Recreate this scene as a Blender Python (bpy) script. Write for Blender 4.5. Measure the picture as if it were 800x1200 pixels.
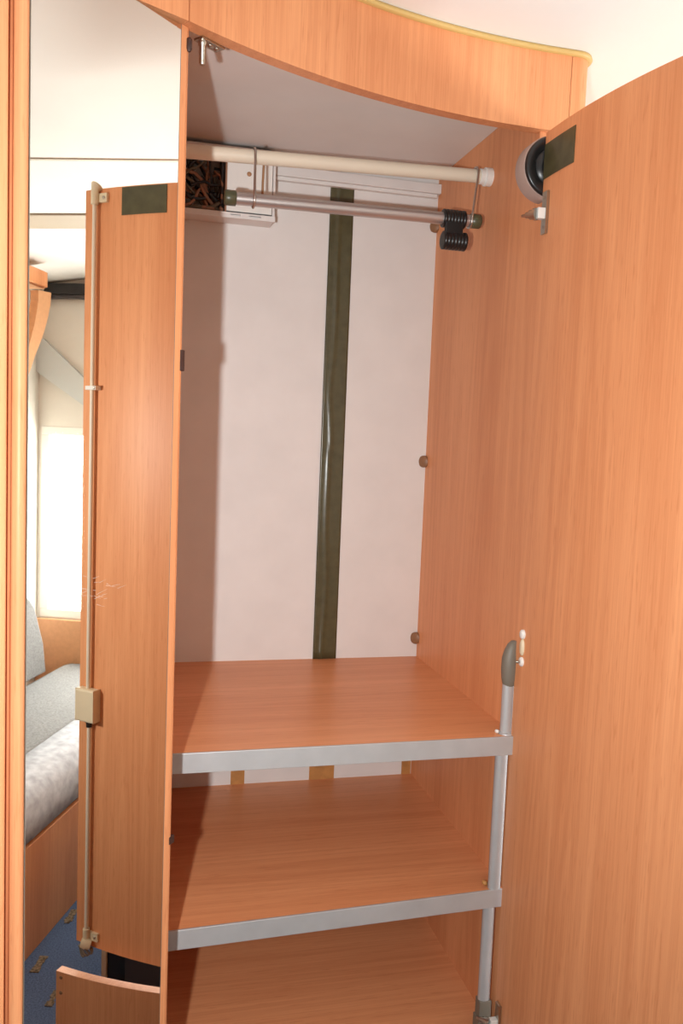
import bpy, math, random
import numpy as np
from mathutils import Matrix, Vector

# ------------------------------------------------------------------ scene reset
for o in list(bpy.data.objects):
    bpy.data.objects.remove(o)
random.seed(4)
S = bpy.context.scene
COL = S.collection

FLOOR = -1.42                     # floor level below the lens (the lens is the working origin)
def W(p):                         # working coordinates -> world (floor at z = 0)
    return Vector((p[0], p[1], p[2] - FLOOR))

# ------------------------------------------------------------------ camera
FPX = 977.36
PSI, THE, ROL = math.radians(14.053), math.radians(4.915), math.radians(2.267)
Fv = np.array([math.sin(PSI)*math.cos(THE), math.cos(PSI)*math.cos(THE), -math.sin(THE)])
R0 = np.array([math.cos(PSI), -math.sin(PSI), 0.0]); U0 = np.cross(R0, Fv)
Rv = math.cos(ROL)*R0 + math.sin(ROL)*U0
Uv = -math.sin(ROL)*R0 + math.cos(ROL)*U0
cam = bpy.data.cameras.new('camera')
cam.sensor_fit = 'VERTICAL'; cam.sensor_height = 36.0; cam.sensor_width = 24.0
cam.lens = FPX/1200*36.0
cam.clip_start = 0.01
camo = bpy.data.objects.new('camera', cam); COL.objects.link(camo)
M = Matrix(((Rv[0], Uv[0], -Fv[0]), (Rv[1], Uv[1], -Fv[1]), (Rv[2], Uv[2], -Fv[2]))).to_4x4()
M.translation = W((0, 0, 0)); camo.matrix_world = M
S.camera = camo

# ------------------------------------------------------------------ view, world, lights
S.view_settings.view_transform = 'Standard'
S.view_settings.look = 'None'
S.view_settings.exposure = 0.15
S.view_settings.gamma = 1.0
S.view_settings.use_curve_mapping = False
S.cycles.caustics_reflective = False
S.cycles.caustics_refractive = False
wd = bpy.data.worlds.new('daylight'); S.world = wd; wd.use_nodes = True
wd.node_tree.nodes['Background'].inputs[0].default_value = (0.92, 0.96, 1.0, 1)
wd.node_tree.nodes['Background'].inputs[1].default_value = 1.5

def area(name, loc, direction, sx, sy, power, color):
    l = bpy.data.lights.new(name, 'AREA'); l.shape = 'RECTANGLE'; l.size = sx; l.size_y = sy
    l.energy = power; l.color = color
    o = bpy.data.objects.new(name, l); COL.objects.link(o)
    o.location = W(loc); o.rotation_euler = Vector(direction).to_track_quat('-Z', 'Y').to_euler()
    return o

TH = math.radians(6.5)            # the lounge end of the van, turned a little against the wardrobe
EX = np.array([math.cos(TH), math.sin(TH)]); EY = np.array([-math.sin(TH), math.cos(TH)])
OL = np.array([1.3198, 0.4597])   # bench front, on the floor
def LW(xl, yl, z):                # lounge frame -> working coordinates
    q = OL + EX*xl + EY*yl
    return (q[0], q[1], z)
XE = 1.0                          # end wall
YS = -0.62                        # side wall behind the camera

# daylight through the end window (seen in the mirror) and the camera's own flash (its hard shadow shows in the wardrobe)
area('end_window_offscreen', LW(XE+0.07, 0.0, -0.36), (-EX[0], -EX[1], 0.0), 1.5, 0.90, 84, (0.97, 1.0, 0.99))
fl = bpy.data.lights.new('camera_flash_offscreen', 'SPOT'); fl.energy = 51; fl.spot_size = math.radians(125); fl.spot_blend = 1.0
fl.shadow_soft_size = 0.012; fl.color = (0.98, 1.0, 1.0)
flo = bpy.data.objects.new('camera_flash_offscreen', fl); COL.objects.link(flo)
flo.location = W((-0.132, 0.03, -0.03))
flo.rotation_euler = Vector(Fv).to_track_quat('-Z', 'Y').to_euler()

# ------------------------------------------------------------------ pixel helpers (direction only)
def ray(u, v):
    return Fv + Rv*((u-400)/FPX) - Uv*((v-600)/FPX)
def onx(u, v, x): d = ray(u, v); return d*(x/d[0])
def ony(u, v, y): d = ray(u, v); return d*(y/d[1])
def onz(u, v, z): d = ray(u, v); return d*(z/d[2])
MA = math.radians(37.2)           # direction of the mirror panel in plan
MT = np.array([math.cos(MA), math.sin(MA)]); MN = np.array([math.sin(MA), -math.cos(MA)])
MP = np.array([0.0495, 1.0545])
def mir(u, v):                    # a ray bounced by the mirror: point on the glass, direction
    d = ray(u, v); t = (MP @ MN)/(d[:2] @ MN); P = d*t; r = d.copy(); r[:2] = d[:2] - 2*(d[:2] @ MN)*MN
    return P, r
def mx(u, v, xl):
    P, r = mir(u, v); s = (xl - (P[:2]-OL) @ EX)/(r[:2] @ EX); Q = P + r*s
    return ((Q[:2]-OL) @ EX, (Q[:2]-OL) @ EY, Q[2])
def my(u, v, yl):
    P, r = mir(u, v); s = (yl - (P[:2]-OL) @ EY)/(r[:2] @ EY); Q = P + r*s
    return ((Q[:2]-OL) @ EX, (Q[:2]-OL) @ EY, Q[2])
def mz(u, v, z):
    P, r = mir(u, v); s = (z - P[2])/r[2]; Q = P + r*s
    return (Q[0], Q[1], Q[2])

# ------------------------------------------------------------------ materials
def new_mat(name):
    m = bpy.data.materials.new(name); m.use_nodes = True
    return m, m.node_tree, m.node_tree.nodes['Principled BSDF']
def plain(name, col, rough=0.5, metal=0.0, noise=0.0, nscale=30.0, bump=0.0, spec=0.5):
    m, nt, b = new_mat(name)
    b.inputs['Base Color'].default_value = (*col, 1); b.inputs['Roughness'].default_value = rough
    b.inputs['Metallic'].default_value = metal; b.inputs['Specular IOR Level'].default_value = spec
    if noise or bump:
        g = nt.nodes.new('ShaderNodeNewGeometry'); n = nt.nodes.new('ShaderNodeTexNoise')
        n.inputs['Scale'].default_value = nscale; n.inputs['Detail'].default_value = 4
        nt.links.new(g.outputs['Position'], n.inputs['Vector'])
        if noise:
            r = nt.nodes.new('ShaderNodeValToRGB')
            r.color_ramp.elements[0].position = 0.3; r.color_ramp.elements[1].position = 0.7
            r.color_ramp.elements[0].color = (*[c*(1-noise) for c in col], 1)
            r.color_ramp.elements[1].color = (*[min(1, c*(1+noise)) for c in col], 1)
            nt.links.new(n.outputs['Fac'], r.inputs['Fac']); nt.links.new(r.outputs['Color'], b.inputs['Base Color'])
        if bump:
            bp = nt.nodes.new('ShaderNodeBump'); bp.inputs['Strength'].default_value = bump; bp.inputs['Distance'].default_value = 0.002
            nt.links.new(n.outputs['Fac'], bp.inputs['Height']); nt.links.new(bp.outputs['Normal'], b.inputs['Normal'])
    return m
def wood(name, axis, dark, light, rough=0.42, spec=0.26):
    m, nt, b = new_mat(name); L = nt.links.new
    g = nt.nodes.new('ShaderNodeNewGeometry')
    def streak(across, along, detail, dist=0.0):
        mp = nt.nodes.new('ShaderNodeMapping'); sc = [across]*3; sc[axis] = along
        mp.inputs['Scale'].default_value = sc
        n = nt.nodes.new('ShaderNodeTexNoise'); n.inputs['Scale'].default_value = 1.0
        n.inputs['Detail'].default_value = detail; n.inputs['Distortion'].default_value = dist
        L(g.outputs['Position'], mp.inputs['Vector']); L(mp.outputs['Vector'], n.inputs['Vector']); return n.outputs['Fac']
    def math_(op, a, bb):
        k = nt.nodes.new('ShaderNodeMath'); k.operation = op
        for i, x in enumerate((a, bb)):
            if isinstance(x, (int, float)): k.inputs[i].default_value = x
            else: L(x, k.inputs[i])
        return k.outputs[0]
    broad = streak(9, 0.55, 2, 0.4); mid = streak(120, 1.6, 3, 0.2); fine = streak(480, 6, 2)
    rings = math_('SINE', math_('MULTIPLY', streak(7, 0.45, 1, 0.3), 95.0), 0.0)
    v = math_('ADD', math_('MULTIPLY', broad, 0.50), math_('MULTIPLY', mid, 0.20))
    v = math_('ADD', v, math_('MULTIPLY', fine, 0.30)); v = math_('ADD', v, math_('MULTIPLY', rings, 0.035))
    fleck = math_('MAXIMUM', math_('SUBTRACT', streak(330, 26, 1), 0.60), 0.0)      # short dark beech flecks
    v = math_('SUBTRACT', v, math_('MULTIPLY', fleck, 0.9))
    r = nt.nodes.new('ShaderNodeValToRGB'); e = r.color_ramp.elements
    e[0].position = 0.36; e[0].color = (*dark, 1); e[1].position = 0.66; e[1].color = (*light, 1)
    L(v, r.inputs['Fac']); L(r.outputs['Color'], b.inputs['Base Color'])
    b.inputs['Roughness'].default_value = rough; b.inputs['Specular IOR Level'].default_value = spec
    bp = nt.nodes.new('ShaderNodeBump'); bp.inputs['Strength'].default_value = 0.08; bp.inputs['Distance'].default_value = 0.0006
    L(fine, bp.inputs['Height']); L(bp.outputs['Normal'], b.inputs['Normal'])
    return m
WD, WL = (0.68, 0.272, 0.118), (0.84, 0.388, 0.184)
M_WV = wood('beech_laminate_upright', 2, WD, WL)
M_WH = wood('beech_laminate_level', 0, WD, WL, 0.36, 0.32)
M_EDGE = plain('beech_edge_band', (0.66, 0.34, 0.17), 0.4, noise=0.06, nscale=60)
M_GOLD = plain('golden_cornice_bead', (0.62, 0.42, 0.15), 0.4)
M_WHITE = plain('white_back_board', (0.78, 0.76, 0.74), 0.55, noise=0.03, nscale=14, bump=0.15)
M_TOP = plain('white_top_board', (0.78, 0.76, 0.74), 0.5, noise=0.03, nscale=9)
M_CEIL = plain('ceiling_lining', (0.88, 0.88, 0.86), 0.6, noise=0.015, nscale=5)
M_WALL = plain('wall_lining', (0.74, 0.72, 0.66), 0.6, noise=0.03, nscale=6)
M_ALU = plain('anodised_aluminium', (0.52, 0.53, 0.54), 0.45, 0.35, noise=0.05, nscale=25)
M_TUBE = plain('satin_aluminium_tube', (0.52, 0.48, 0.47), 0.34, 0.75)
M_CHROME = plain('nickel_plated_steel', (0.50, 0.46, 0.40), 0.30, 1.0)
M_WIRE = plain('steel_wire', (0.55, 0.52, 0.48), 0.3, 0.9)
M_CREAM = plain('cream_coated_rail', (0.80, 0.72, 0.58), 0.4)
M_WPLA = plain('white_plastic', (0.85, 0.84, 0.80), 0.4)
M_CPLA = plain('cream_plastic', (0.78, 0.68, 0.48), 0.42)
M_OLIVE = plain('olive_fabric_tape', (0.085, 0.078, 0.038), 0.27, noise=0.15, nscale=50, bump=0.1)
M_TAN = plain('tan_paper_tape', (0.50, 0.24, 0.075), 0.5, noise=0.15, nscale=60)
M_OCAP = plain('olive_plastic_cap', (0.085, 0.085, 0.045), 0.35)
M_BLACK = plain('black_plastic', (0.012, 0.012, 0.013), 0.32)
M_RUBBER = plain('dark_brown_rubber', (0.05, 0.022, 0.018), 0.5)
M_GREY = plain('grey_plastic', (0.19, 0.165, 0.13), 0.5)
M_BUTTON = plain('brown_cover_cap', (0.27, 0.14, 0.07), 0.45)
M_RIM = plain('pale_rim', (0.40, 0.29, 0.25), 0.4)
M_RUST = plain('rusty_screw', (0.45, 0.25, 0.13), 0.6, 0.3)
M_DGREY = plain('dark_grey_front', (0.045, 0.04, 0.045), 0.35)
M_FGREY = plain('grey_upholstery', (0.19, 0.19, 0.19), 0.9, noise=0.25, nscale=160, bump=0.4, spec=0.2)
M_FLITE = plain('pale_patterned_upholstery', (0.46, 0.47, 0.51), 0.9, noise=0.22, nscale=34, bump=0.2, spec=0.2)
M_CARPET = plain('blue_carpet', (0.075, 0.105, 0.18), 0.95, noise=0.35, nscale=220, bump=0.6, spec=0.1)
M_MOTIF = plain('carpet_motif_brown', (0.17, 0.12, 0.075), 0.95, noise=0.7, nscale=130, spec=0.1)
M_BEIGE = plain('beige_board', (0.45, 0.38, 0.29), 0.5)
M_GPAN = plain('grey_green_panel', (0.58, 0.62, 0.62), 0.45)
M_CAB1 = plain('brown_cable', (0.34, 0.17, 0.10), 0.5)
M_CAB2 = plain('grey_cable', (0.13, 0.11, 0.07), 0.5)
m_, nt_, b_ = new_mat('mirror_silvering'); M_MIRROR = m_
b_.inputs['Base Color'].default_value = (0.86, 0.82, 0.75, 1); b_.inputs['Metallic'].default_value = 1; b_.inputs['Roughness'].default_value = 0.012
m_, nt_, b_ = new_mat('scratch_marks'); M_SCR = m_
b_.inputs['Base Color'].default_value = (0.80, 0.74, 0.66, 1); b_.inputs['Roughness'].default_value = 0.6
m_, nt_, b_ = new_mat('window_glass'); M_GLASS = m_
tr = nt_.nodes.new('ShaderNodeBsdfTransparent'); gl = nt_.nodes.new('ShaderNodeBsdfGlossy'); gl.inputs['Roughness'].default_value = 0.05
mxs = nt_.nodes.new('ShaderNodeMixShader'); mxs.inputs[0].default_value = 0.06
nt_.links.new(tr.outputs[0], mxs.inputs[1]); nt_.links.new(gl.outputs[0], mxs.inputs[2])
nt_.links.new(mxs.outputs[0], nt_.nodes['Material Output'].inputs['Surface'])

# ------------------------------------------------------------------ mesh builder
class MB:
    def __init__(s): s.v = []; s.f = []; s.sm = []
    def add(s, vs, fs, smooth=False):
        n = len(s.v); s.v += [tuple(map(float, p)) for p in vs]
        for f in fs: s.f.append([n+i for i in f]); s.sm.append(smooth)
        return s
    def box(s, x0, x1, y0, y1, z0, z1, fr=None):
        P = [(x, y, z) for z in (z0, z1) for x, y in ((x0, y0), (x1, y0), (x1, y1), (x0, y1))]
        if fr: P = [fr(*p) for p in P]
        return s.add(P, [(3, 2, 1, 0), (4, 5, 6, 7), (0, 1, 5, 4), (1, 2, 6, 5), (2, 3, 7, 6), (3, 0, 4, 7)])
    def prism(s, poly, z0, z1):                    # plan polygon (counter-clockwise) between two heights
        n = len(poly)
        P = [(p[0], p[1], z0) for p in poly] + [(p[0], p[1], z1) for p in poly]
        return s.add(P, [list(range(n))[::-1], [n+i for i in range(n)]] + [(i, (i+1) % n, n+(i+1) % n, n+i) for i in range(n)])
    def loft(s, loops, closed=True, caps=True, smooth=True):
        n = len(loops[0]); P = [p for l in loops for p in l]; fs = []
        for k in range(len(loops)-1):
            for i in range(n if closed else n-1):
                j = (i+1) % n; fs.append((k*n+i, k*n+j, (k+1)*n+j, (k+1)*n+i))
        s.add(P, fs, smooth)
        if caps: s.add(loops[0], [list(range(n))[::-1]]); s.add(loops[-1], [list(range(n))])
        return s
    def band(s, outer, thick, z0, z1):             # a bent board: plan line, thickness on the +normal side
        pts = np.array(outer); t = np.gradient(pts, axis=0); t /= np.linalg.norm(t, axis=1)[:, None]
        nrm = np.stack([-t[:, 1], t[:, 0]], 1); inn = pts + nrm*thick
        loops = [[(a[0], a[1], z0), (b[0], b[1], z0), (b[0], b[1], z1), (a[0], a[1], z1)] for a, b in zip(pts, inn)]
        n = len(loops)
        for i in range(4):                         # four separate strips, so that the long faces keep upright normals
            j = (i+1) % 4; P = [l[q] for l in loops for q in (i, j)]
            s.add(P, [(2*k, 2*k+2, 2*k+3, 2*k+1) for k in range(n-1)], i in (1, 3))
        s.add(loops[0], [(0, 1, 2, 3)]); s.add(loops[-1], [(3, 2, 1, 0)])
        return s
    def tube(s, path, r, seg=12, caps=True):
        P = [np.array(p, float) for p in path]; loops = []; up = None
        for i, p in enumerate(P):
            t = P[min(i+1, len(P)-1)] - P[max(i-1, 0)]; t /= np.linalg.norm(t)
            if up is None:
                a = np.array([0, 0, 1.0]) if abs(t[2]) < 0.9 else np.array([1.0, 0, 0])
                up = np.cross(t, a)
            up = up - t*(up @ t); up /= np.linalg.norm(up); w = np.cross(t, up)
            rr = r[i] if isinstance(r, (list, tuple)) else r
            loops.append([tuple(p + rr*(math.cos(2*math.pi*k/seg)*up + math.sin(2*math.pi*k/seg)*w)) for k in range(seg)])
        return s.loft(loops, True, caps)
    def lathe(s, c, axis, prof, seg=24, smooth=True):           # profile (radius, distance along the axis)
        a = np.array(axis, float); a /= np.linalg.norm(a)
        h = np.array([0, 0, 1.0]) if abs(a[2]) < 0.9 else np.array([1.0, 0, 0])
        u = np.cross(a, h); u /= np.linalg.norm(u); w = np.cross(a, u); c = np.array(c, float)
        loops = [[tuple(c + a*d + max(r, 1e-5)*(math.cos(2*math.pi*k/seg)*u + math.sin(2*math.pi*k/seg)*w)) for k in range(seg)] for r, d in prof]
        return s.loft(loops, True, True, smooth)

def obj(name, mb, mat, parent=None, bevel=0.0, bseg=2):
    me = bpy.data.meshes.new(name)
    P = np.array([tuple(W(p)) for p in mb.v])
    if parent is None:
        lo, hi = P.min(0), P.max(0); org = np.array([(lo[0]+hi[0])/2, (lo[1]+hi[1])/2, lo[2]])
    else:
        org = np.zeros(3); q = parent
        while q is not None: org = org + np.array(q.location); q = q.parent
    if parent is not None and parent.type == 'MESH': base = org
    me.from_pydata([tuple(p-org) for p in P], [], mb.f); me.validate(); me.update()
    for p, sflag in zip(me.polygons, mb.sm): p.use_smooth = sflag
    import bmesh
    bm = bmesh.new(); bm.from_mesh(me); bmesh.ops.recalc_face_normals(bm, faces=bm.faces); bm.to_mesh(me); bm.free()
    me.materials.append(mat)
    o = bpy.data.objects.new(name, me); COL.objects.link(o)
    if parent is None: o.location = org
    else: o.parent = parent
    if bevel:
        b = o.modifiers.new('bevel', 'BEVEL'); b.width = bevel; b.segments = bseg; b.limit_method = 'ANGLE'
    return o
def tag(o, label=None, cat=None, group=None, kind=None):
    if label: o['label'] = label
    if cat: o['category'] = cat
    if group: o['group'] = group
    if kind: o['kind'] = kind
    return o
def thing(name, label, cat, loc, group=None):
    o = bpy.data.objects.new(name, None); COL.objects.link(o); o.location = W(loc); o.empty_display_size = 0.05
    return tag(o, label, cat, group)
def struct(name, mb, mat, label=None, cat=None, bevel=0.0):
    return tag(obj(name, mb, mat, None, bevel), label, cat, None, 'structure')

# ------------------------------------------------------------------ main dimensions
XR = 0.594                        # right cheek of the wardrobe, inner face
XL = 0.034                        # left cheek, inner face
YB = 1.663                        # back board, front face
ZC = 0.543                        # wardrobe top, underside
ZH = 0.483                        # underside of the curved header
ZHT = 0.595                       # top of the header
ZR = 0.603                        # room ceiling
S1, S2, S3 = -0.455, -0.715, -0.967   # shelf tops
hp = [onz(u, v, ZH) for u, v in [(223, 25), (260, 42), (320, 69), (380, 90), (440, 108), (500, 125), (540, 135), (600, 146), (640, 152), (664, 155)]]
hc = np.polyfit([p[0] for p in hp], [p[1] for p in hp], 3)
XJ, XK = 0.0535, 0.6355           # joints of the header
def hy(x): return float(np.polyval(hc, x))
def hline(x0, x1, n): return [(x, hy(x)) for x in np.linspace(x0, x1, n)]

# ------------------------------------------------------------------ the setting
XW0, XW1 = -1.75, 2.55
f = struct('floor', MB().box(XW0, XW1, -1.0, 1.85, FLOOR-0.03, FLOOR), M_CARPET, 'blue carpeted floor of the caravan with small brown motifs', 'floor')
for i, (px, py, w, h) in enumerate([(46, 1130, 0.060, 0.026), (83, 1074, 0.060, 0.026), (62, 1170, 0.05, 0.02)]):
    P = mz(px, py, FLOOR)
    mb = MB(); rnd = random.Random(i)
    for k in range(7):
        a = -w/2 + w*k/6; hh = h*(0.5+0.5*rnd.random())
        mb.box(P[0]+a-0.005, P[0]+a+0.004, P[1]-hh/2, P[1]+hh/2, FLOOR-0.001, FLOOR+0.002)
    obj('carpet_motif', mb, M_MOTIF, f)
struct('ceiling', MB().box(XW0, XW1, -1.0, 1.85, ZR, ZR+0.03), M_CEIL, 'smooth white ceiling lining of the caravan', 'ceiling')
struct('wall_front', MB().box(XW0, XW1, 1.70, 1.75, FLOOR, ZR), M_WALL, 'pale wall behind the wardrobe', 'wall')
struct('wall_left', MB().box(XW0, XW0+0.05, -1.0, 1.70, FLOOR, ZR), M_WALL, 'pale wall beyond the left cabinet panel', 'wall')

def wall_with_hole(fr, a0, a1, d0, d1, h0, h1, z0, z1):
    mb = MB()
    mb.box(a0, h0, d0, d1, FLOOR, ZR, fr); mb.box(h1, a1, d0, d1, FLOOR, ZR, fr)
    mb.box(h0, h1, d0, d1, FLOOR, z0, fr); mb.box(h0, h1, d0, d1, z1, ZR, fr)
    return mb
fr_end = lambda a, d, z: LW(d, a, z)
fr_side = lambda a, d, z: LW(a, d, z)
q = mx(47, 722, XE); wz0 = q[2]; wy0 = q[1]; wz1 = mx(70, 500, XE)[2]
WY1 = 0.52
struct('wall_right', wall_with_hole(fr_end, YS, 1.45, XE, XE+0.05, wy0, WY1, wz0, wz1), M_WALL, 'pale grey end wall above the bench, reflected in the mirror', 'wall')
struct('wall_back', MB().box(-3.2, XE+0.05, YS-0.05, YS, FLOOR, ZR, LW), M_WALL, 'pale side wall behind the bench backrest', 'wall')
def window(n, fr, a0, a1, d, z0, z1, label):
    w = thing('window_%d' % n, label, 'window', fr((a0+a1)/2, d, z0)); w['kind'] = 'structure'
    t = 0.035; mb = MB()
    mb.box(a0, a1, d-0.004, d+0.03, z0, z0+t, fr); mb.box(a0, a1, d-0.004, d+0.03, z1-t, z1, fr)
    mb.box(a0, a0+t, d-0.004, d+0.03, z0+t, z1-t, fr); mb.box(a1-t, a1, d-0.004, d+0.03, z0+t, z1-t, fr)
    obj('window_frame', mb, M_WPLA, w, 0.003)
    obj('window_pane', MB().box(a0+t, a1-t, d+0.012, d+0.018, z0+t, z1-t, fr), M_GLASS, w)
    return w
w1 = window(1, fr_end, wy0, WY1, XE, wz0, wz1, 'bright window in the end wall above the bench')
a, b = mx(58, 661, XE), mx(95, 648, XE)
obj('window_stay', MB().tube([LW(XE-0.006, a[1], a[2]), LW(XE-0.006, b[1], b[2])], 0.004, 8), M_GPAN, w1)
a, b = mx(74, 636, XE), mx(74, 656, XE)
obj('window_latch', MB().tube([LW(XE-0.008, a[1], a[2]), LW(XE-0.008, a[1], b[2])], 0.004, 8), M_GPAN, w1)
# ceiling: joint strip, beige band, sloping cove over the bench
a, b = mz(38, 185, ZR), mz(209, 187, ZR)
d = (b[0]-a[0])/(b[1]-a[1])
xs = lambda y, o=0: a[0] + d*(y-a[1]) + o
struct('trim_1', MB().prism([(xs(-0.2), -0.2), (xs(-0.2, 0.010), -0.2), (xs(1.5, 0.010), 1.5), (xs(1.5), 1.5)], ZR-0.0025, ZR), plain('joint_strip', (0.52, 0.46, 0.36), 0.5), 'thin joint strip across the white ceiling', 'trim')
p0, p1 = mz(37, 250, ZR), mz(37, 266, ZR)
xa = (np.array(p0[:2])-OL) @ EX; xb = (np.array(p1[:2])-OL) @ EX
struct('trim_2', MB().box(xa, xb, YS, 1.1, ZR-0.006, ZR, LW), M_BEIGE, 'flat beige band across the ceiling before the bench', 'trim', 0.003)
p2 = mz(60, 296, ZR); yc = (np.array(p2[:2])-OL) @ EY
mb = MB(); prof = [(yc, ZR), (yc-0.05, ZR-0.004), (yc-0.10, ZR-0.010), (YS, ZR-0.03), (YS, ZR)]
mb.loft([[LW(x, y, z) for y, z in prof] for x in (xb+0.01, XE)], True, True, False)
struct('trim_3', mb, M_CEIL, 'cream sloping cove between ceiling and side wall', 'trim')

# ------------------------------------------------------------------ wardrobe carcass
wr = thing('wardrobe', 'open beech wardrobe with curved front, shelves and aluminium edges', 'wardrobe', (0.32, 1.42, FLOOR))
side = obj('side_panel', MB().box(XR, XR+0.014, 1.2165, YB+0.01, FLOOR, ZC+0.05).box(XR, XR+0.014, 1.192, 1.2165, FLOOR, 0.372), M_WV, wr)
obj('side_panel', MB().box(XL-0.016, XL, 1.078, YB+0.01, FLOOR, ZC+0.05), M_WV, wr)
back = obj('back_panel', MB().box(XL, XR, YB, YB+0.01, FLOOR, ZC+0.01), M_WHITE, wr)
inner = [(x, y+0.024) for x, y in hline(0.075, XR-0.001, 18)]
obj('top_panel', MB().prism([(XL, 1.09)] + inner + [(XR, YB), (XL, YB)], ZC, ZC+0.012), M_TOP, wr)
# header: right piece over the opening, left piece over the mirror, rounded end
right = hline(XJ+0.0008, XK-0.0006, 30)
hd = obj('header', MB().band(right, 0.02, ZH, ZHT), M_WV, wr)
g0 = np.array([XJ-0.0008, hy(XJ)]); g1 = onz(163.5, 0, ZH)[:2]
tl = (g1-g0)/np.linalg.norm(g1-g0)
left = [tuple(g0), tuple(g0+(g1-g0)*0.5), tuple(g1), tuple(g1-MT*0.06), tuple(g1-MT*0.115)][::-1]
obj('header', MB().band(left, 0.02, ZH, ZHT), M_WV, wr)
rc = 0.024; ck = np.array([XK, hy(XK)])
corner = [tuple(ck)] + [(ck[0]+0.012+rc*math.sin(a), ck[1]+rc-rc*math.cos(a)) for a in np.linspace(0, math.pi/2, 9)] + [(ck[0]+0.012+rc, YB)]
obj('corner_post', MB().band([(x+0.0004, y) for x, y in corner], 0.014, FLOOR, ZHT), M_WV, wr)
obj('front_stile', MB().box(XR+0.0165, ck[0]-0.001, ck[1]+0.024, ck[1]+0.042, FLOOR, ZH-0.001), M_WV, wr)
full = left[:-1] + right + corner[1:]
mb = MB(); pts = np.array(full); t = np.gradient(pts, axis=0); t /= np.linalg.norm(t, axis=1)[:, None]
nn = np.stack([t[:, 1], -t[:, 0]], 1)
prof = [(0.0, 0), (0.0055, 0.0005), (0.007, 0.003), (0.0055, 0.0075), (0.0, ZR-ZHT), (-0.018, ZR-ZHT), (-0.018, 0)]
mb.loft([[(p[0]+n_[0]*o, p[1]+n_[1]*o, ZHT+z) for o, z in prof] for p, n_ in zip(pts, nn)], True, True, True)
tag(obj('cornice_bead', mb, M_GOLD, wr), 'golden bead along the top of the header')

# shelves
def shelf(z, yl, yr, x1):
    fy = lambda x: yl + (yr-yl)*(x-0.06)/(0.583-0.06)
    s = obj('shelf', MB().prism([(XL, fy(XL)+0.004), (XR, fy(XR)+0.004), (XR, YB), (XL, YB)], z-0.018, z), M_WH, wr)
    e = MB(); e.prism([(XL, fy(XL)), (x1, fy(x1)), (x1, fy(x1)+0.0038), (XL, fy(XL)+0.0038)], z-0.0295, z+0.0006)
    e.prism([(XL, fy(XL)+0.0038), (x1, fy(x1)+0.0038), (x1, fy(x1)+0.016), (XL, fy(XL)+0.016)], z-0.0295, z-0.0275)
    tag(obj('edge_profile', e, M_ALU, s, 0.0008), 'brushed aluminium edge profile')
    return s
s1 = shelf(S1, 1.173, 1.173, 0.590)
s2 = shelf(S2, 1.164, 1.188, 0.592)
s3 = shelf(S3, 1.168, 1.180, 0.592)
obj('bottom_panel', MB().prism([(XL, 1.09)] + [(x, y+0.024) for x, y in hline(0.075, XR, 14)] + [(XR, YB), (XL, YB)], -1.125, -1.105), M_WH, wr)
# posts
def post(z0, z1, x, y):
    n = 16; lo = []
    for z in (z0, z1):
        lo.append([(x+0.0105*math.cos(2*math.pi*k/n), y+0.008*math.sin(2*math.pi*k/n), z) for k in range(n)])
    return obj('post', MB().loft(lo), M_ALU, wr)
pt = post(S1, -0.372, 0.5822, 1.190)
obj('post_base', MB().lathe((0.5822, 1.190, S1), (0, 0, 1), [(0.0125, 0), (0.0125, 0.002), (0.010, 0.003)], 16), M_ALU, wr)
n = 18; loops = []
for z, r, d in [(-0.380, 0.75, 0), (-0.374, 1.0, 0), (-0.365, 1.2, 0), (-0.348, 1.32, 0), (-0.332, 1.28, 0.0), (-0.319, 1.08, 0.0015), (-0.310, 0.8, 0.003), (-0.305, 0.4, 0.004), (-0.304, 0.05, 0.004)]:
    loops.append([(0.5822+d+0.0105*r*math.cos(2*math.pi*k/n), 1.190+0.009*r*math.sin(2*math.pi*k/n), z) for k in range(n)])
tag(obj('post_cap', MB().loft(loops), M_GREY, pt), 'grey rounded plastic end cap')
post(S2, S1-0.018, 0.5795, 1.196)
post(-0.911, S2-0.018, 0.5765, 1.204)
obj('shelf_peg', MB().lathe((0.5675, 1.194, S1+0.003), (0, -1, 0.2), [(0.003, 0), (0.003, 0.005), (0.001, 0.006)], 10), M_WPLA, wr)
obj('shelf_peg', MB().lathe((0.5655, 1.204, S2+0.006), (0, -1, 0.2), [(0.004, 0), (0.004, 0.006), (0.001, 0.007)], 10), M_TAN, wr)
obj('post_foot', MB().box(0.564, 0.588, 1.192, 1.215, S3, -0.940).box(0.566, 0.587, 1.195, 1.213, -0.940, -0.9105), M_GREY, wr, 0.001)

# tape strips and battens on the back board
x0, x1 = ony(387.5, 213, YB)[0], ony(415, 216, YB)[0]
x2, x3 = ony(366, 771, YB)[0], ony(393, 771, YB)[0]
nz, na = 60, 14; mb = MB(); rnd = random.Random(2); V = []
for k in range(nz+1):
    s_ = k/nz; z = 0.512 + (S1-0.512)*s_; xa_, xb_ = x0+(x2-x0)*s_, x1+(x3-x1)*s_
    c = 0.36 + 0.05*math.sin(s_*9) + 0.03*math.sin(s_*23+1) + (0.08*math.sin((s_-0.45)*22) if 0.42 < s_ < 0.56 else 0)
    h = 0.0022*(0.35+0.65*abs(math.sin(s_*7+0.6)))
    for i in range(na+1):
        a_ = i/na; dd = 0.0012 + h*math.exp(-((a_-c)/0.07)**2)
        V.append((xa_+(xb_-xa_)*a_, YB-dd, z + (-0.004*a_ if k == 0 else 0)))
for k in range(nz):
    for i in range(na):
        mb.f.append([k*(na+1)+i, k*(na+1)+i+1, (k+1)*(na+1)+i+1, (k+1)*(na+1)+i]); mb.sm.append(True)
mb.v = V
tp = obj('tape_strip', mb, M_OLIVE, back)
so = tp.modifiers.new('thickness', 'SOLIDIFY'); so.thickness = 0.001; so.offset = -1
tag(tp, 'olive green fabric tape with a raised crease')
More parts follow.
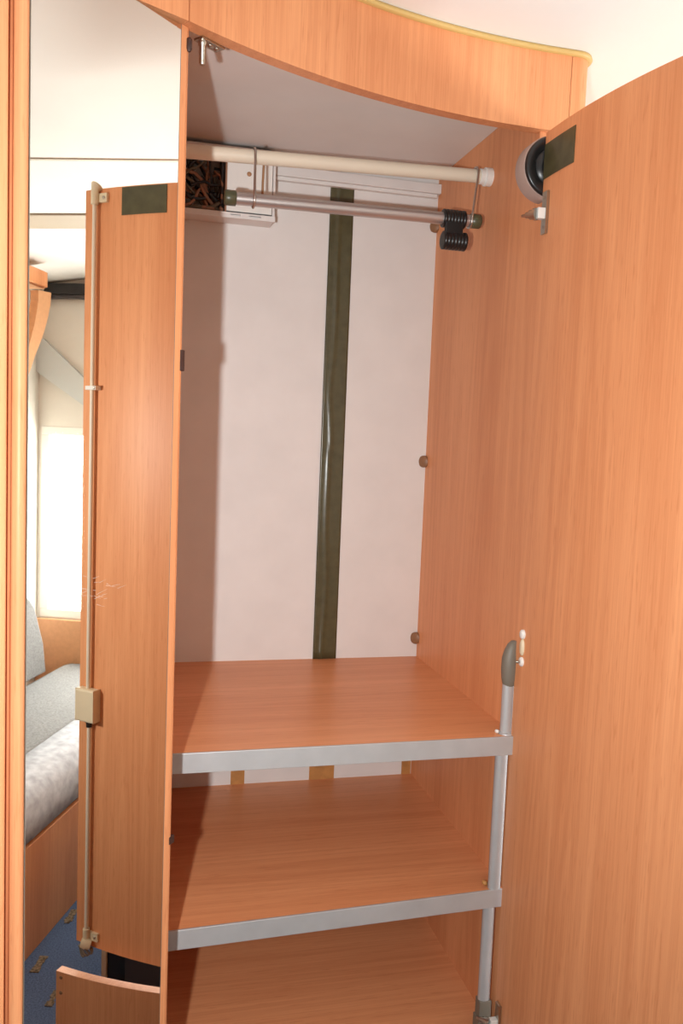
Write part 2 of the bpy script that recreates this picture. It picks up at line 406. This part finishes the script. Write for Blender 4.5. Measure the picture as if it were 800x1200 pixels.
for u0, u1, v in [(270, 286, 915), (362, 391, 905), (470, 480.5, 902)]:
    a, b = ony(u0, v, YB)[0], ony(u1, v, YB)[0]
    tag(obj('tape_strip', MB().box(a, min(b, XR), YB-0.0012, YB, S2, S1-0.03), M_TAN, back), 'tan paper tape')
bz0, bz1 = ony(520, 223, YB-0.018)[2], ony(520, 213, YB-0.018)[2]
bt = MB().box(0.252, XR, YB-0.018, YB, 0.505, 0.524).box(0.252, XR-0.006, YB-0.012, YB, 0.498, 0.505)
obj('batten', bt, M_WHITE, back, 0.001)
# cover caps in the back corner of the right cheek
for u, v in [(499, 541), (490, 748), (521, 266)]:
    P = ony(u, v, YB-0.007)
    obj('cover_cap', MB().lathe((XR-0.004, YB-0.003, P[2]), (-0.72, -0.69, 0), [(0.0125, -0.002), (0.0125, 0.004), (0.010, 0.006), (0.001, 0.0068)], 20), M_BUTTON, side)

# clothes rail fixed between the cheeks
RY, RZ = 1.398, 0.4665
zl = 0.4480
rail = obj('clothes_rail', MB().tube([(XL, RY, zl), (XR-0.012, RY, RZ)], 0.0113, 20), M_CREAM, wr)
obj('rail_socket', MB().lathe((XR-0.0215, RY, RZ-0.0005), (1, 0, 0.03), [(0.0115, 0), (0.0130, 0.001), (0.0132, 0.009), (0.0155, 0.010), (0.0155, 0.0215)], 32, False), M_WPLA, rail)

# strike bracket hanging under the header at the left of the opening
br = MB(); P = onz(237, 45, ZH); Q = onz(257, 56, ZH)
dv = (Q-P)[:2]; dv /= np.linalg.norm(dv); nv = np.array([-dv[1], dv[0]])
fr_b = lambda a, b_, z: (P[0]+dv[0]*a+nv[0]*b_, P[1]+dv[1]*a+nv[1]*b_, z)
br.box(-0.006, 0.032, -0.007, 0.009, ZH-0.003, ZH, fr_b)
sb = obj('strike_bracket', br, M_CHROME, wr, 0.0006)
obj('strike_pin', MB().lathe(fr_b(0.001, 0, ZH-0.002), (0, 0, -1), [(0.0055, 0), (0.0055, 0.006), (0.0042, 0.007), (0.0042, 0.027), (0.003, 0.029)], 14), M_CHROME, sb)
for a_ in (0.014, 0.025):
    obj('screw_head', MB().lathe(fr_b(a_, 0.001, ZH-0.003), (0, 0, -1), [(0.0035, 0), (0.003, 0.0012), (0.001, 0.0016)], 12), M_CHROME, sb)

# ------------------------------------------------------------------ wardrobe door, swung open
def darc(s, x0=0.587, y0=1.181, phi0=-0.02, R=1.0):
    ph = phi0 + s/R
    return (x0+R*(math.cos(phi0)-math.cos(ph)), y0-R*(math.sin(ph)-math.sin(phi0)))
def dfr(s, off, **k):              # a point off the inner face, towards the mirror
    p = darc(s, **k); q_ = darc(s+0.001, **k); t_ = np.array(q_)-np.array(p); t_ /= np.linalg.norm(t_)
    return (p[0]+t_[1]*off, p[1]-t_[0]*off) if False else (p[0]-(-t_[1])*off, p[1]-(t_[0])*off)
def sdoor(u, v, x0=0.587, y0=1.181, phi0=-0.02, R=1.0):   # where a mirrored sight line meets the door: distance from the hinges, height
    P, r = mir(u, v); c = np.array([x0+R*math.cos(phi0), y0+R*math.sin(phi0)])
    A = r[:2] @ r[:2]; B = 2*(P[:2]-c) @ r[:2]; G = (P[:2]-c) @ (P[:2]-c) - R*R
    t_ = (-B-math.sqrt(B*B-4*A*G))/(2*A); Q = P + r*t_
    return (math.asin((c[1]-Q[1])/R)-phi0)*R, Q[2]
DT, DB, DL = 0.468, sdoor(140, 1120)[1], sdoor(96.5, 560)[0]
door = obj('door', MB().band([darc(s) for s in np.linspace(0, DL, 36)], 0.018, DB, DT), M_WV, wr)
tag(door, 'curved beech door swung open, inner face showing')
def dbox(s0, s1, o0, o1, z0, z1, n=2):
    mb = MB(); ss = np.linspace(s0, s1, n)
    return mb.loft([[(*dfr(s, o0), z0), (*dfr(s, o1), z0), (*dfr(s, o1), z1), (*dfr(s, o0), z1)] for s in ss], True, True, False)
# olive tape patches at both top corners
tag(obj('tape_patch', dbox(0.0005, 0.086, 0, 0.0012, 0.400, 0.4505, 6), M_OLIVE, door), 'olive tape patch by the hinges')
tag(obj('tape_patch', dbox(max(sdoor(200, 208)[0], 0.288), sdoor(143.5, 214)[0], 0, 0.0012, DT-0.054, DT-0.002, 8), M_OLIVE, door), 'olive tape patch near the lock rod')
# locking rod with fittings
SR = sdoor(112, 450)[0]; RO = 0.0095
LZ = sdoor(102, 823)[1]; TZ = DT-0.006; CZ_ = sdoor(104, 455)[1]; BZ = DB+0.012
def dtube(pts, r, seg=12): return MB().tube([(*dfr(s, o), z) for s, o, z in pts], r, seg)
obj('lock_rod', dtube([(SR, RO, LZ+0.03), (SR, RO, TZ-0.02)], 0.0042), M_CREAM, door)
obj('lock_rod', dtube([(SR-0.004, RO, BZ+0.02), (SR-0.004, RO, LZ-0.03)], 0.0042), M_CREAM, door)
lb = obj('lock_box', dbox(SR-0.024, SR+0.022, 0, 0.022, LZ-0.034, LZ+0.034), M_CPLA, door, 0.004)
obj('lock_collar', dtube([(SR-0.004, RO, LZ-0.046), (SR-0.004, RO, LZ-0.033)], 0.0062), M_BLACK, lb)
for z0, z1, sc in [(TZ-0.026, TZ+0.003, SR), (BZ, BZ+0.030, SR-0.004)]:
    g = dtube([(sc, RO, z0), (sc, RO, z1)], 0.0072, 14)
    bx = dbox(sc-0.026, sc, 0, 0.006, (z0+z1)/2-0.010, (z0+z1)/2+0.007); g.add(bx.v, bx.f)
    if z0 > 0: g.lathe((*dfr(sc, RO), z1), (0.3, 0.5, 1), [(0.007, -0.002), (0.012, 0.008), (0.011, 0.010)], 14)
    else: g.lathe((*dfr(sc, RO+0.004), z0), (0.2, 0.9, -0.3), [(0.009, -0.008), (0.012, 0.0), (0.010, 0.012)], 14)
    fo = obj('rod_guide', g, M_CPLA, door)
    obj('screw_head', MB().lathe((*dfr(sc-0.019, 0.0055), (z0+z1)/2-0.0015), (-1, -0.2, 0), [(0.0035, 0), (0.003, 0.0015), (0.001, 0.002)], 10), M_CHROME, fo)
bk = dbox(SR-0.014, SR+0.012, 0, 0.016, CZ_-0.004, CZ_+0.004)
cl = obj('rod_clip', bk, M_WPLA, door, 0.001)
obj('screw_head', MB().lathe((*dfr(SR-0.010, 0.016), CZ_), (-1, -0.2, 0), [(0.003, 0), (0.0025, 0.0012), (0.001, 0.0015)], 10), M_CHROME, cl)
mb = MB()
for k in range(7):
    a_ = k*0.9; mb.tube([(*dfr(SR-0.006+0.012*math.cos(a_+t_), RO+0.004+0.008*math.sin(1.7*a_+t_)), BZ-0.010-0.006*k/7+0.010*math.sin(a_+2*t_)) for t_ in np.linspace(0, 2.4, 7)], 0.0022, 6)
tag(obj('rod_spring_catch', mb, M_GREY, door), 'tangled grey wire catch at the rod foot')
# hinges: plate on the door, block, arm to the cheek
for zc, nm in [(0.348, 1), (-0.925, 2)]:
    h = obj('hinge', dbox(0.009, 0.023, 0, 0.0045, zc-0.031, zc+0.031), M_CHROME, door, 0.001)
    obj('hinge_block', MB().box(0.571, 0.5845, 1.160, 1.171, zc-0.010, zc+0.006), M_WPLA, h, 0.001)
    obj('hinge_arm', MB().lathe((0.5715, 1.166, zc-0.003), (-0.6, 0.8, 0), [(0.009, 0), (0.009, 0.004), (0.007, 0.005), (0.007, 0.011), (0.0045, 0.012), (0.0045, 0.017), (0.0025, 0.018), (0.002, 0.024)], 20, False), M_CHROME, h)
    for dz in (-0.022, 0.022):
        obj('screw_head', MB().lathe((*dfr(0.0155, 0.0035), zc+dz), (-1, 0, 0), [(0.0035, 0), (0.003, 0.001), (0.001, 0.0014)], 10), M_CHROME, h)
# small catch by the hinge edge
def oval(s, z, a_, b_, d, mat, nm, par):
    n = 16
    return obj(nm, MB().loft([[(*dfr(s+a_*r*math.cos(2*math.pi*k/n), o), z+b_*r*math.sin(2*math.pi*k/n)) for k in range(n)] for o, r in ((0, 1), (d*0.6, 1), (d, 0.7), (d*1.05, 0.05))]), mat, par)
ct = oval(0.0225, -0.3075, 0.0055, 0.013, 0.004, M_CPLA, 'door_catch', door)
oval(0.0225, -0.2870, 0.0065, 0.0075, 0.005, M_WPLA, 'screw_cap', ct)
cp = oval(0.0225, -0.3300, 0.0065, 0.0075, 0.004, M_WPLA, 'screw_cap', ct)
obj('screw_head', MB().lathe((*dfr(0.0225, 0.004), -0.330), (-1, 0, 0), [(0.0022, 0), (0.002, 0.006), (0.0005, 0.007)], 10), M_CHROME, ct)
# low door below, open as well
kw = dict(x0=0.587, y0=1.181, phi0=-0.15)
LDT = DB-0.032; LDL = sdoor(66, 1131, **kw)[0]
ld = obj('lower_door', MB().band([darc(s, **kw) for s in np.linspace(0, LDL, 36)], 0.018, FLOOR+0.02, LDT), M_WV, wr)
tag(ld, 'low curved beech door, open below the tall one')
for z in (LDT-0.012, LDT-0.045):
    p = darc(LDL-0.012, **kw)
    obj('screw_cap', MB().lathe((p[0]+0.0005, p[1], z), (-1, -0.4, 0), [(0.004, 0), (0.0035, 0.0015), (0.001, 0.002)], 10), M_BUTTON, ld)

# ------------------------------------------------------------------ mirror panel left of the opening
def mfr(a, d, z):                  # a along the panel from MP, d towards the room
    q_ = MP + MT*a + MN*d
    return (q_[0], q_[1], z)
def malong(u, v): return (mir(u, v)[0][:2]-MP) @ MT
AR, AGR = malong(213.2, 500), malong(202.0, 500)
AGL, AL = malong(32.5, 560), malong(14.5, 600)
mp = thing('mirror_panel', 'tall narrow mirror on a beech panel beside the open wardrobe', 'mirror', mfr((AR+AL)/2, -0.008, FLOOR))
# board with rounded right edge; glass let in flush
edge = [(AR-0.006, 0.0), (AR-0.003, -0.0008), (AR-0.0008, -0.003), (AR, -0.006), (AR, -0.018), (AL, -0.018), (AL, -0.004)]
front = [(AGL-0.001, -0.004), (AGL-0.001, -0.003), (AGR+0.0006, -0.003), (AGR+0.0006, 0.0)]
poly = [mfr(a, d, 0)[:2] for a, d in front + edge]
obj('board', MB().prism(poly, FLOOR, ZH-0.0008), M_WV, mp)
g = obj('mirror_glass', MB().box(AGL, AGR, -0.0028, 0.0, FLOOR+0.02, ZH-0.0012, mfr), M_MIRROR, mp)
tag(g, 'clear mirror glass')
rim = []
for a_ in np.linspace(0, math.pi, 12):
    rim.append((AGL-0.0012-(AGL-0.0012-AL)*(0.5-0.5*math.cos(a_)), -0.004+0.010*math.sin(a_)))
obj('rounded_stile', MB().loft([[mfr(a, d, z) for a, d in rim] for z in (FLOOR, ZH-0.0008)]), M_WV, mp)
obj('glass_edge', MB().box(AGR, AGR+0.0005, -0.0028, 0.0002, FLOOR+0.02, ZH-0.0012, mfr).box(AGL-0.001, AGL, -0.0028, 0.0002, FLOOR+0.02, ZH-0.0012, mfr), M_GREY, mp)
z0, z1 = mir(206, 434)[0][2], mir(206, 409)[0][2]
tag(obj('rubber_buffer', MB().box(AR-0.0055, AR+0.0012, -0.006, 0.001, z0, z1, mfr), M_RUBBER, mp, 0.0008), 'dark brown rubber buffer')
zc = mir(196, 986)[0][2]
tag(obj('rubber_buffer', MB().prism([mfr(a, d, 0)[:2] for a, d in ((AR-0.006, -0.004), (AR-0.006, 0.001), (AR+0.004, -0.001), (AR+0.004, -0.006))], zc-0.006, zc+0.004), M_RUBBER, mp, 0.0008), 'dark brown rubber buffer')
zc = mir(220, 52)[0][2]
obj('roller_catch', MB().lathe(mfr(AR-0.003, 0.0005, zc+0.008), (0, 0, -1), [(0.002, 0), (0.0035, 0.002), (0.0035, 0.013), (0.002, 0.016)], 12), M_RUBBER, mp)
rnd = random.Random(11); mb = MB()
for k in range(22):
    u = 108 + rnd.gauss(0, 9); v = 690 + rnd.gauss(0, 12); P_ = mir(u, v)[0]; a_ = (P_[:2]-MP) @ MT; z = P_[2]
    an = rnd.uniform(-0.5, 0.35); ln = rnd.uniform(0.004, 0.016); wv = 0.00012
    ca, sa = math.cos(an)*ln, math.sin(an)*ln
    mb.add([mfr(a_, 0.0002, z-wv), mfr(a_+ca, 0.0002, z+sa-wv*0.3), mfr(a_+ca, 0.0002, z+sa+wv*0.3), mfr(a_, 0.0002, z+wv)], [(0, 1, 2, 3)])
tag(obj('scratch_marks', mb, M_SCR, mp), 'fine pale scratches', kind='stuff')

# plain panel further left
A0 = AL-0.002
pl = MB()
pts = [mfr(A0-0.0005, -0.012, 0)[:2], mfr(A0-0.0005, 0.000, 0)[:2]]
base = np.array(mfr(A0-0.004, 0.000, 0)[:2]); dirp = np.array([math.cos(math.radians(22)), math.sin(math.radians(22))]); np_ = np.array([dirp[1], -dirp[0]])
pl.prism([tuple(base), tuple(base-np_*0.018), tuple(base-np_*0.018-dirp*0.42), tuple(base-dirp*0.42)], FLOOR, ZR)
tag(obj('cabinet_panel', pl, M_WV, None, 0.003, 3), 'plain beech cabinet panel left of the mirror', 'panel')

# ------------------------------------------------------------------ things hanging in the wardrobe
TY = 1.386; tz0, tz1 = ony(262, 231, TY)[2], ony(563, 260, TY)[2]
tx0, tx1 = ony(262, 231, TY)[0], ony(563, 260, TY)[0]
tubep = lambda x: (x, TY, tz0+(tz1-tz0)*(x-tx0)/(tx1-tx0))
tb = thing('hanging_tube', 'satin aluminium tube hung from the cream rail on two wire hooks', 'rod', tubep((tx0+tx1)/2))
obj('tube', MB().tube([tubep(tx0+0.012), tubep(tx1-0.012)], 0.0102, 20), M_TUBE, tb)
for x_, sgn in ((tx0, 1), (tx1, -1)):
    c = tubep(x_)
    tag(obj('end_cap', MB().lathe(c, (sgn, 0, 0), [(0.004, 0), (0.0105, 0.001), (0.0122, 0.003), (0.0122, 0.019), (0.0105, 0.020)], 20), M_OCAP, tb), 'olive plastic end cap')
def hook(xt, xb, label):
    zt = zl + (RZ-zl)*(xt-XL)/(XR-0.03-XL); zb = tubep(xb)[2]
    path = []
    for a_ in np.linspace(math.radians(200), math.radians(-20), 12):       # over the rail, seen along x
        path.append((xt, RY+0.0132*math.cos(a_), zt+0.0132*math.sin(a_)))
    path.append((xt+(xb-xt)*0.05, RY-0.0145, zt-0.006))
    path = path[:-1]
    # comes down in front
    fr_ = [(xt, RY-0.0142, zt-0.004)]
    path = [(xt, RY+0.0132*math.cos(a_), zt+0.0132*math.sin(a_)) for a_ in np.linspace(math.radians(-25), math.radians(185), 14)]
    for k in range(1, 9):
        s_ = k/8
        path.append((xt+(xb-xt)*s_, (RY-0.0132)*(1-s_)+(TY-0.0118)*s_, zt-0.001+(zb+0.004-zt)*s_))
    path += [(xb, TY+0.0118*math.cos(a_), zb+0.0118*math.sin(a_)) for a_ in np.linspace(math.radians(185), math.radians(380), 14)]
    o = obj('wire_hook', MB().tube(path, 0.0021, 8), M_WIRE)
    return tag(o, label, 'hook', 'wire hooks over the cream rail')
hook(ony(298, 180, RY)[0], ony(297, 236, TY)[0], 'bent wire hook over the rail by the junction box')
hook(ony(557, 203, RY)[0], ony(550, 258, TY)[0], 'bent wire hook over the rail by its white socket')
# black double ring clip
xc0, xc1 = ony(518, 258, TY)[0], ony(544, 258, TY)[0]
zc = tubep((xc0+xc1)/2)[2]
ck_ = thing('ring_clip', 'black ribbed double ring clip on the aluminium tube', 'clip', (xc0, TY, zc-0.06))
def ribbed(c, x0_, x1_, r):
    prof = []; n = 7
    for k in range(n):
        w_ = (x1_-x0_)/n; prof += [(r*0.90, w_*k), (r, w_*k+w_*0.15), (r, w_*k+w_*0.8), (r*0.90, w_*(k+1)-1e-4)]
    return MB().lathe((x0_, c[0], c[1]), (1, 0, 0), [(0.0105, 0)] + prof + [(0.0105, x1_-x0_)], 24)
obj('upper_ring', ribbed((TY, zc), xc0, xc1, 0.0155), M_BLACK, ck_)
obj('lower_ring', ribbed((TY-0.002, zc-0.037), xc0+0.001, xc1+0.003, 0.0155), M_BLACK, ck_)
obj('web', MB().box(xc0+0.002, xc1-0.006, TY-0.013, TY-0.006, zc-0.035, zc-0.004), M_BLACK, ck_, 0.002)

# junction box in the upper back corner
JX0, JX1, JZ0, JZ1, JY = XL+0.002, 0.249, 0.408, 0.535, 1.605
jm = ony(266, 215, JY)[0]
jb = thing('junction_box', 'white electrical box with exposed cables in the back corner', 'box', ((JX0+JX1)/2, YB-0.02, JZ0))
t = 0.005; mb = MB()
mb.box(JX0, JX1, JY, YB, JZ0, JZ0+t).box(JX0, JX1, JY, YB, JZ1-t, JZ1).box(JX0, JX0+t, JY, YB, JZ0+t, JZ1-t).box(JX1-t, JX1, JY, YB, JZ0+t, JZ1-t)
obj('housing', mb, M_WHITE, jb, 0.001)
lip = MB().box(JX0, JX1, JY-0.006, JY, JZ0-0.004, JZ0+0.0005).box(JX0, JX1, JY-0.006, JY, JZ0+0.003, JZ0+0.006)
for x0_, x1_ in ((JX0, 0.166), (0.184, 0.200), (0.222, JX1)): lip.box(x0_, x1_, JY-0.006, JY, JZ0+0.0005, JZ0+0.003)
obj('lip', lip, M_WHITE, jb)
cv = obj('cover_plate', MB().box(jm, JX1-t-0.001, JY, JY+0.004, JZ0+0.010, JZ1-t), M_WPLA, jb, 0.0008)
obj('divider', MB().box(jm-0.003, jm, JY, YB-0.006, JZ0+t, JZ1-t), M_CAB1, jb)
P = ony(292, 204, JY)
tag(obj('rust_stain_screw', MB().lathe((P[0], JY, P[2]), (0, -1, 0), [(0.0045, 0), (0.0035, 0.0012), (0.001, 0.0018)], 12), M_RUST, cv), 'rusty screw')
a_, b_ = ony(309, 192, JY), ony(307, 240, JY)
obj('cable_duct', MB().tube([(a_[0], JY-0.001, a_[2]), (a_[0]-0.001, JY-0.001, (a_[2]+b_[2])/2), (b_[0], JY-0.001, b_[2])], 0.0022, 8), M_RUST, cv)
rnd = random.Random(7)
for k in range(44):
    x = rnd.uniform(JX0+0.02, jm-0.012); z = rnd.uniform(JZ0+0.02, JZ1-0.02); y = rnd.uniform(JY+0.004, YB-0.02)
    p = [(x, y, z)]; an = rnd.uniform(0, 6.28)
    for j in range(7):
        an += rnd.uniform(-0.5, 0.5)
        x = min(max(x+0.013*math.cos(an), JX0+0.012), jm-0.009); z = min(max(z+0.016*math.sin(an), JZ0+0.012), JZ1-0.012)
        y = min(max(y+rnd.uniform(-0.008, 0.006), JY+0.003), YB-0.012); p.append((x, y, z))
    obj('cable', MB().tube(p, rnd.choice((0.0022, 0.0028, 0.0036)), 8), rnd.choice((M_CAB1, M_CAB2, M_BLACK, M_BLACK)), jb)

# round speaker in the upper front corner, facing the room
sc = (0.6030, 1.184, 0.4212); r = 0.0467
sp = thing('round_speaker', 'round black speaker with pale drum between right cheek and door', 'speaker', sc)
obj('drum', MB().lathe((sc[0], 1.2162, sc[2]), (0, -1, 0), [(r, 0), (r, 0.028), (r-0.0015, 0.029)], 48), M_RIM, sp)
obj('surround', MB().lathe((sc[0], 1.1865, sc[2]), (0, -1, 0), [(r-0.0015, 0), (r-0.0015, 0.003), (r-0.005, 0.0055), (r-0.015, 0.004), (r-0.018, 0.001)], 48), M_BLACK, sp)
obj('cone', MB().lathe((sc[0], 1.1863, sc[2]), (0, -1, 0), [(r-0.0185, 0), (r-0.0185, 0.0025), (0.016, 0.0005), (0.013, 0.003), (0.004, 0.005)], 48), M_BLACK, sp)

# ------------------------------------------------------------------ the lounge end, seen in the mirror
BT = -1.11; ST = -0.95; YBK = -0.47
bx0, bx1 = -0.55, XE-0.001
obj_ = MB().box(bx0, bx1, YS, 0.0, FLOOR, BT, LW)
bench = tag(obj('bench_base', obj_, M_WV, None, 0.002), 'beech bench base standing on the blue carpet', 'bench')
def cushion(name, prof, x0_, x1_, mat, label, cat, axis='x'):
    mb = MB(); loops = []
    for x_, sh in ((x0_, 0.75), (x0_+0.012, 0.93), (x0_+0.04, 1.0), (x1_-0.04, 1.0), (x1_-0.012, 0.93), (x1_, 0.75)):
        cy = sum(p[0] for p in prof)/len(prof); cz = sum(p[1] for p in prof)/len(prof)
        loops.append([LW(x_, cy+(y-cy)*(0.85+0.15*sh), cz+(z-cz)*sh) for y, z in prof])
    return mb.loft(loops)
prof = [(-0.470, BT+0.003), (-0.01, BT+0.003), (0.006, BT+0.02), (0.010, BT+0.07), (0.004, BT+0.12), (-0.015, ST-0.016), (-0.05, ST-0.004), (-0.13, ST), (-0.30, ST), (-0.470, ST)]
seat = thing('seat_cushion', 'long grey seat cushion with pale patterned front on the bench', 'cushion', LW(0.2, -0.24, BT))
ia = 7
obj('front_roll', cushion('front_roll', [(-0.13, BT+0.003)] + prof[1:8], bx0+0.01, XE-0.024, M_FLITE, '', ''), M_FLITE, seat)
obj('seat_pad', cushion('seat_pad', [(-0.470, BT+0.003), (-0.1302, BT+0.003), (-0.1302, ST), (-0.145, ST+0.003), (-0.45, ST+0.003), (-0.470, ST-0.004)], bx0+0.01, XE-0.024, M_FGREY, '', ''), M_FGREY, seat)
p_t = mx(31, 702, XE-0.25)
q_ = my(31, 702, YBK); zt = q_[2]
# backrest leaning on the side wall, its top corner rounded
xl_top = my(33, 702, YBK)[0]; xl_bot = my(56, 776, YBK)[0]
outl = [(bx0+0.02, ST+0.004), (min(xl_bot, XE-0.03), ST+0.004), (my(53, 755, YBK)[0], my(53, 755, YBK)[2]), (my(47, 730, YBK)[0], my(47, 730, YBK)[2]), (my(42, 710, YBK)[0], my(42, 710, YBK)[2]), (my(36, 701, YBK)[0], my(36, 701, YBK)[2]), (my(31, 698, YBK)[0], my(31, 698, YBK)[2]), (bx0+0.02, my(31, 698, YBK)[2])]
outl = [(min(x, XE-0.03), z) for x, z in outl]
mb = MB(); cxm = sum(p[0] for p in outl)/len(outl); czm = sum(p[1] for p in outl)/len(outl)
mb.loft([[LW(cxm+(x-cxm)*s_, y_, czm+(z-czm)*s_) for x, z in outl] for y_, s_ in ((YS+0.002, 0.98), (YBK-0.03, 1.0), (YBK-0.006, 0.985), (YBK, 0.95))])
tag(obj('back_cushion', mb, M_FGREY, None), 'grey backrest cushion standing on the bench against the side wall', 'cushion')
ez0, ez1 = ST-0.02, wz0-0.004
tag(obj('end_board', MB().box(XE-0.021, XE-0.0015, YS+0.004, 0.5, BT+0.002, ez1, LW), M_EDGE, None, 0.002), 'orange beech board on the end wall under the window', 'board')
# locker, curved valance, black blind cassette, grey sloping panel
YL = -0.43
a, b = my(57, 318, YL), my(57, 339, YL)
lk = thing('overhead_locker', 'beech overhead locker above the backrest', 'locker', LW(a[0]-0.3, (YL+YS)/2, b[2]))
obj('body', MB().box(a[0]-0.65, a[0], YS, YL-0.014, b[2], min(a[2], ZR-0.032), LW), M_EDGE, lk, 0.002)
obj('locker_door', MB().box(a[0]-0.64, a[0]-0.006, YL-0.013, YL, b[2]+0.004, min(a[2], ZR-0.032)-0.006, LW), M_WV, lk, 0.002)
YV = YL+0.012
outer = [(60, 343), (59, 358), (56, 373), (52, 388), (47, 402), (41, 417), (36, 432), (31, 446)]
innr = [(24, 446), (27, 428), (32, 412), (36, 397), (40, 382), (43, 366), (45, 352), (45, 340)]
pv = [my(u, v, YV) for u, v in outer+innr]
mb = MB(); mb.loft([[LW(p[0], YV-d_, p[2]) for p in pv] for d_ in (0.0, 0.03)], True, True, False)
tag(obj('curved_valance', mb, M_EDGE, None, 0.002), 'curved beech bracket sweeping down under the locker', 'bracket')
a, b = mx(58, 332, XE-0.03), mx(95, 349, XE-0.03)
bc = thing('blind_cassette', 'black blind cassette high on the end wall', 'blind', LW(XE-0.02, 0.0, b[2]))
obj('case', MB().box(XE-0.04, XE, a[1]-0.02, 0.55, b[2]+0.012, a[2], LW), M_BLACK, bc, 0.003)
obj('bottom_bar', MB().box(XE-0.034, XE-0.002, a[1]-0.02, 0.55, b[2]-0.004, b[2]+0.011, LW), M_DGREY, bc, 0.002)
pv = [mx(u, v, XE-0.012) for u, v in [(52, 397), (100, 444), (100, 476), (34, 428), (34, 408)]]
mb = MB(); mb.loft([[LW(XE-0.001-d_, p[1], p[2]) for p in pv] for d_ in (0.0, 0.022)], True, True, False)
tag(obj('sloping_panel', mb, M_GPAN, None, 0.003), 'grey sloping panel on the end wall over the window', 'panel')
# dark low appliance right of the wardrobe, behind the doors
P = mz(118, 1166, FLOOR)
ap = thing('floor_heater', 'low black heater with pale edge, seen below the open door', 'heater', (P[0]+0.28, P[1]+0.25, FLOOR))
fx = P[0]; fy_ = P[1]
obj('casing', MB().box(fx+0.012, fx+0.55, fy_+0.004, fy_+0.52, FLOOR, FLOOR+0.42), M_BLACK, ap, 0.003)
obj('front_trim', MB().box(fx, fx+0.0115, fy_, fy_+0.012, FLOOR, FLOOR+0.42), M_BEIGE, ap, 0.001)
obj('side_plate', MB().box(fx, fx+0.0115, fy_+0.06, fy_+0.52, FLOOR, FLOOR+0.42), M_DGREY, ap, 0.001)
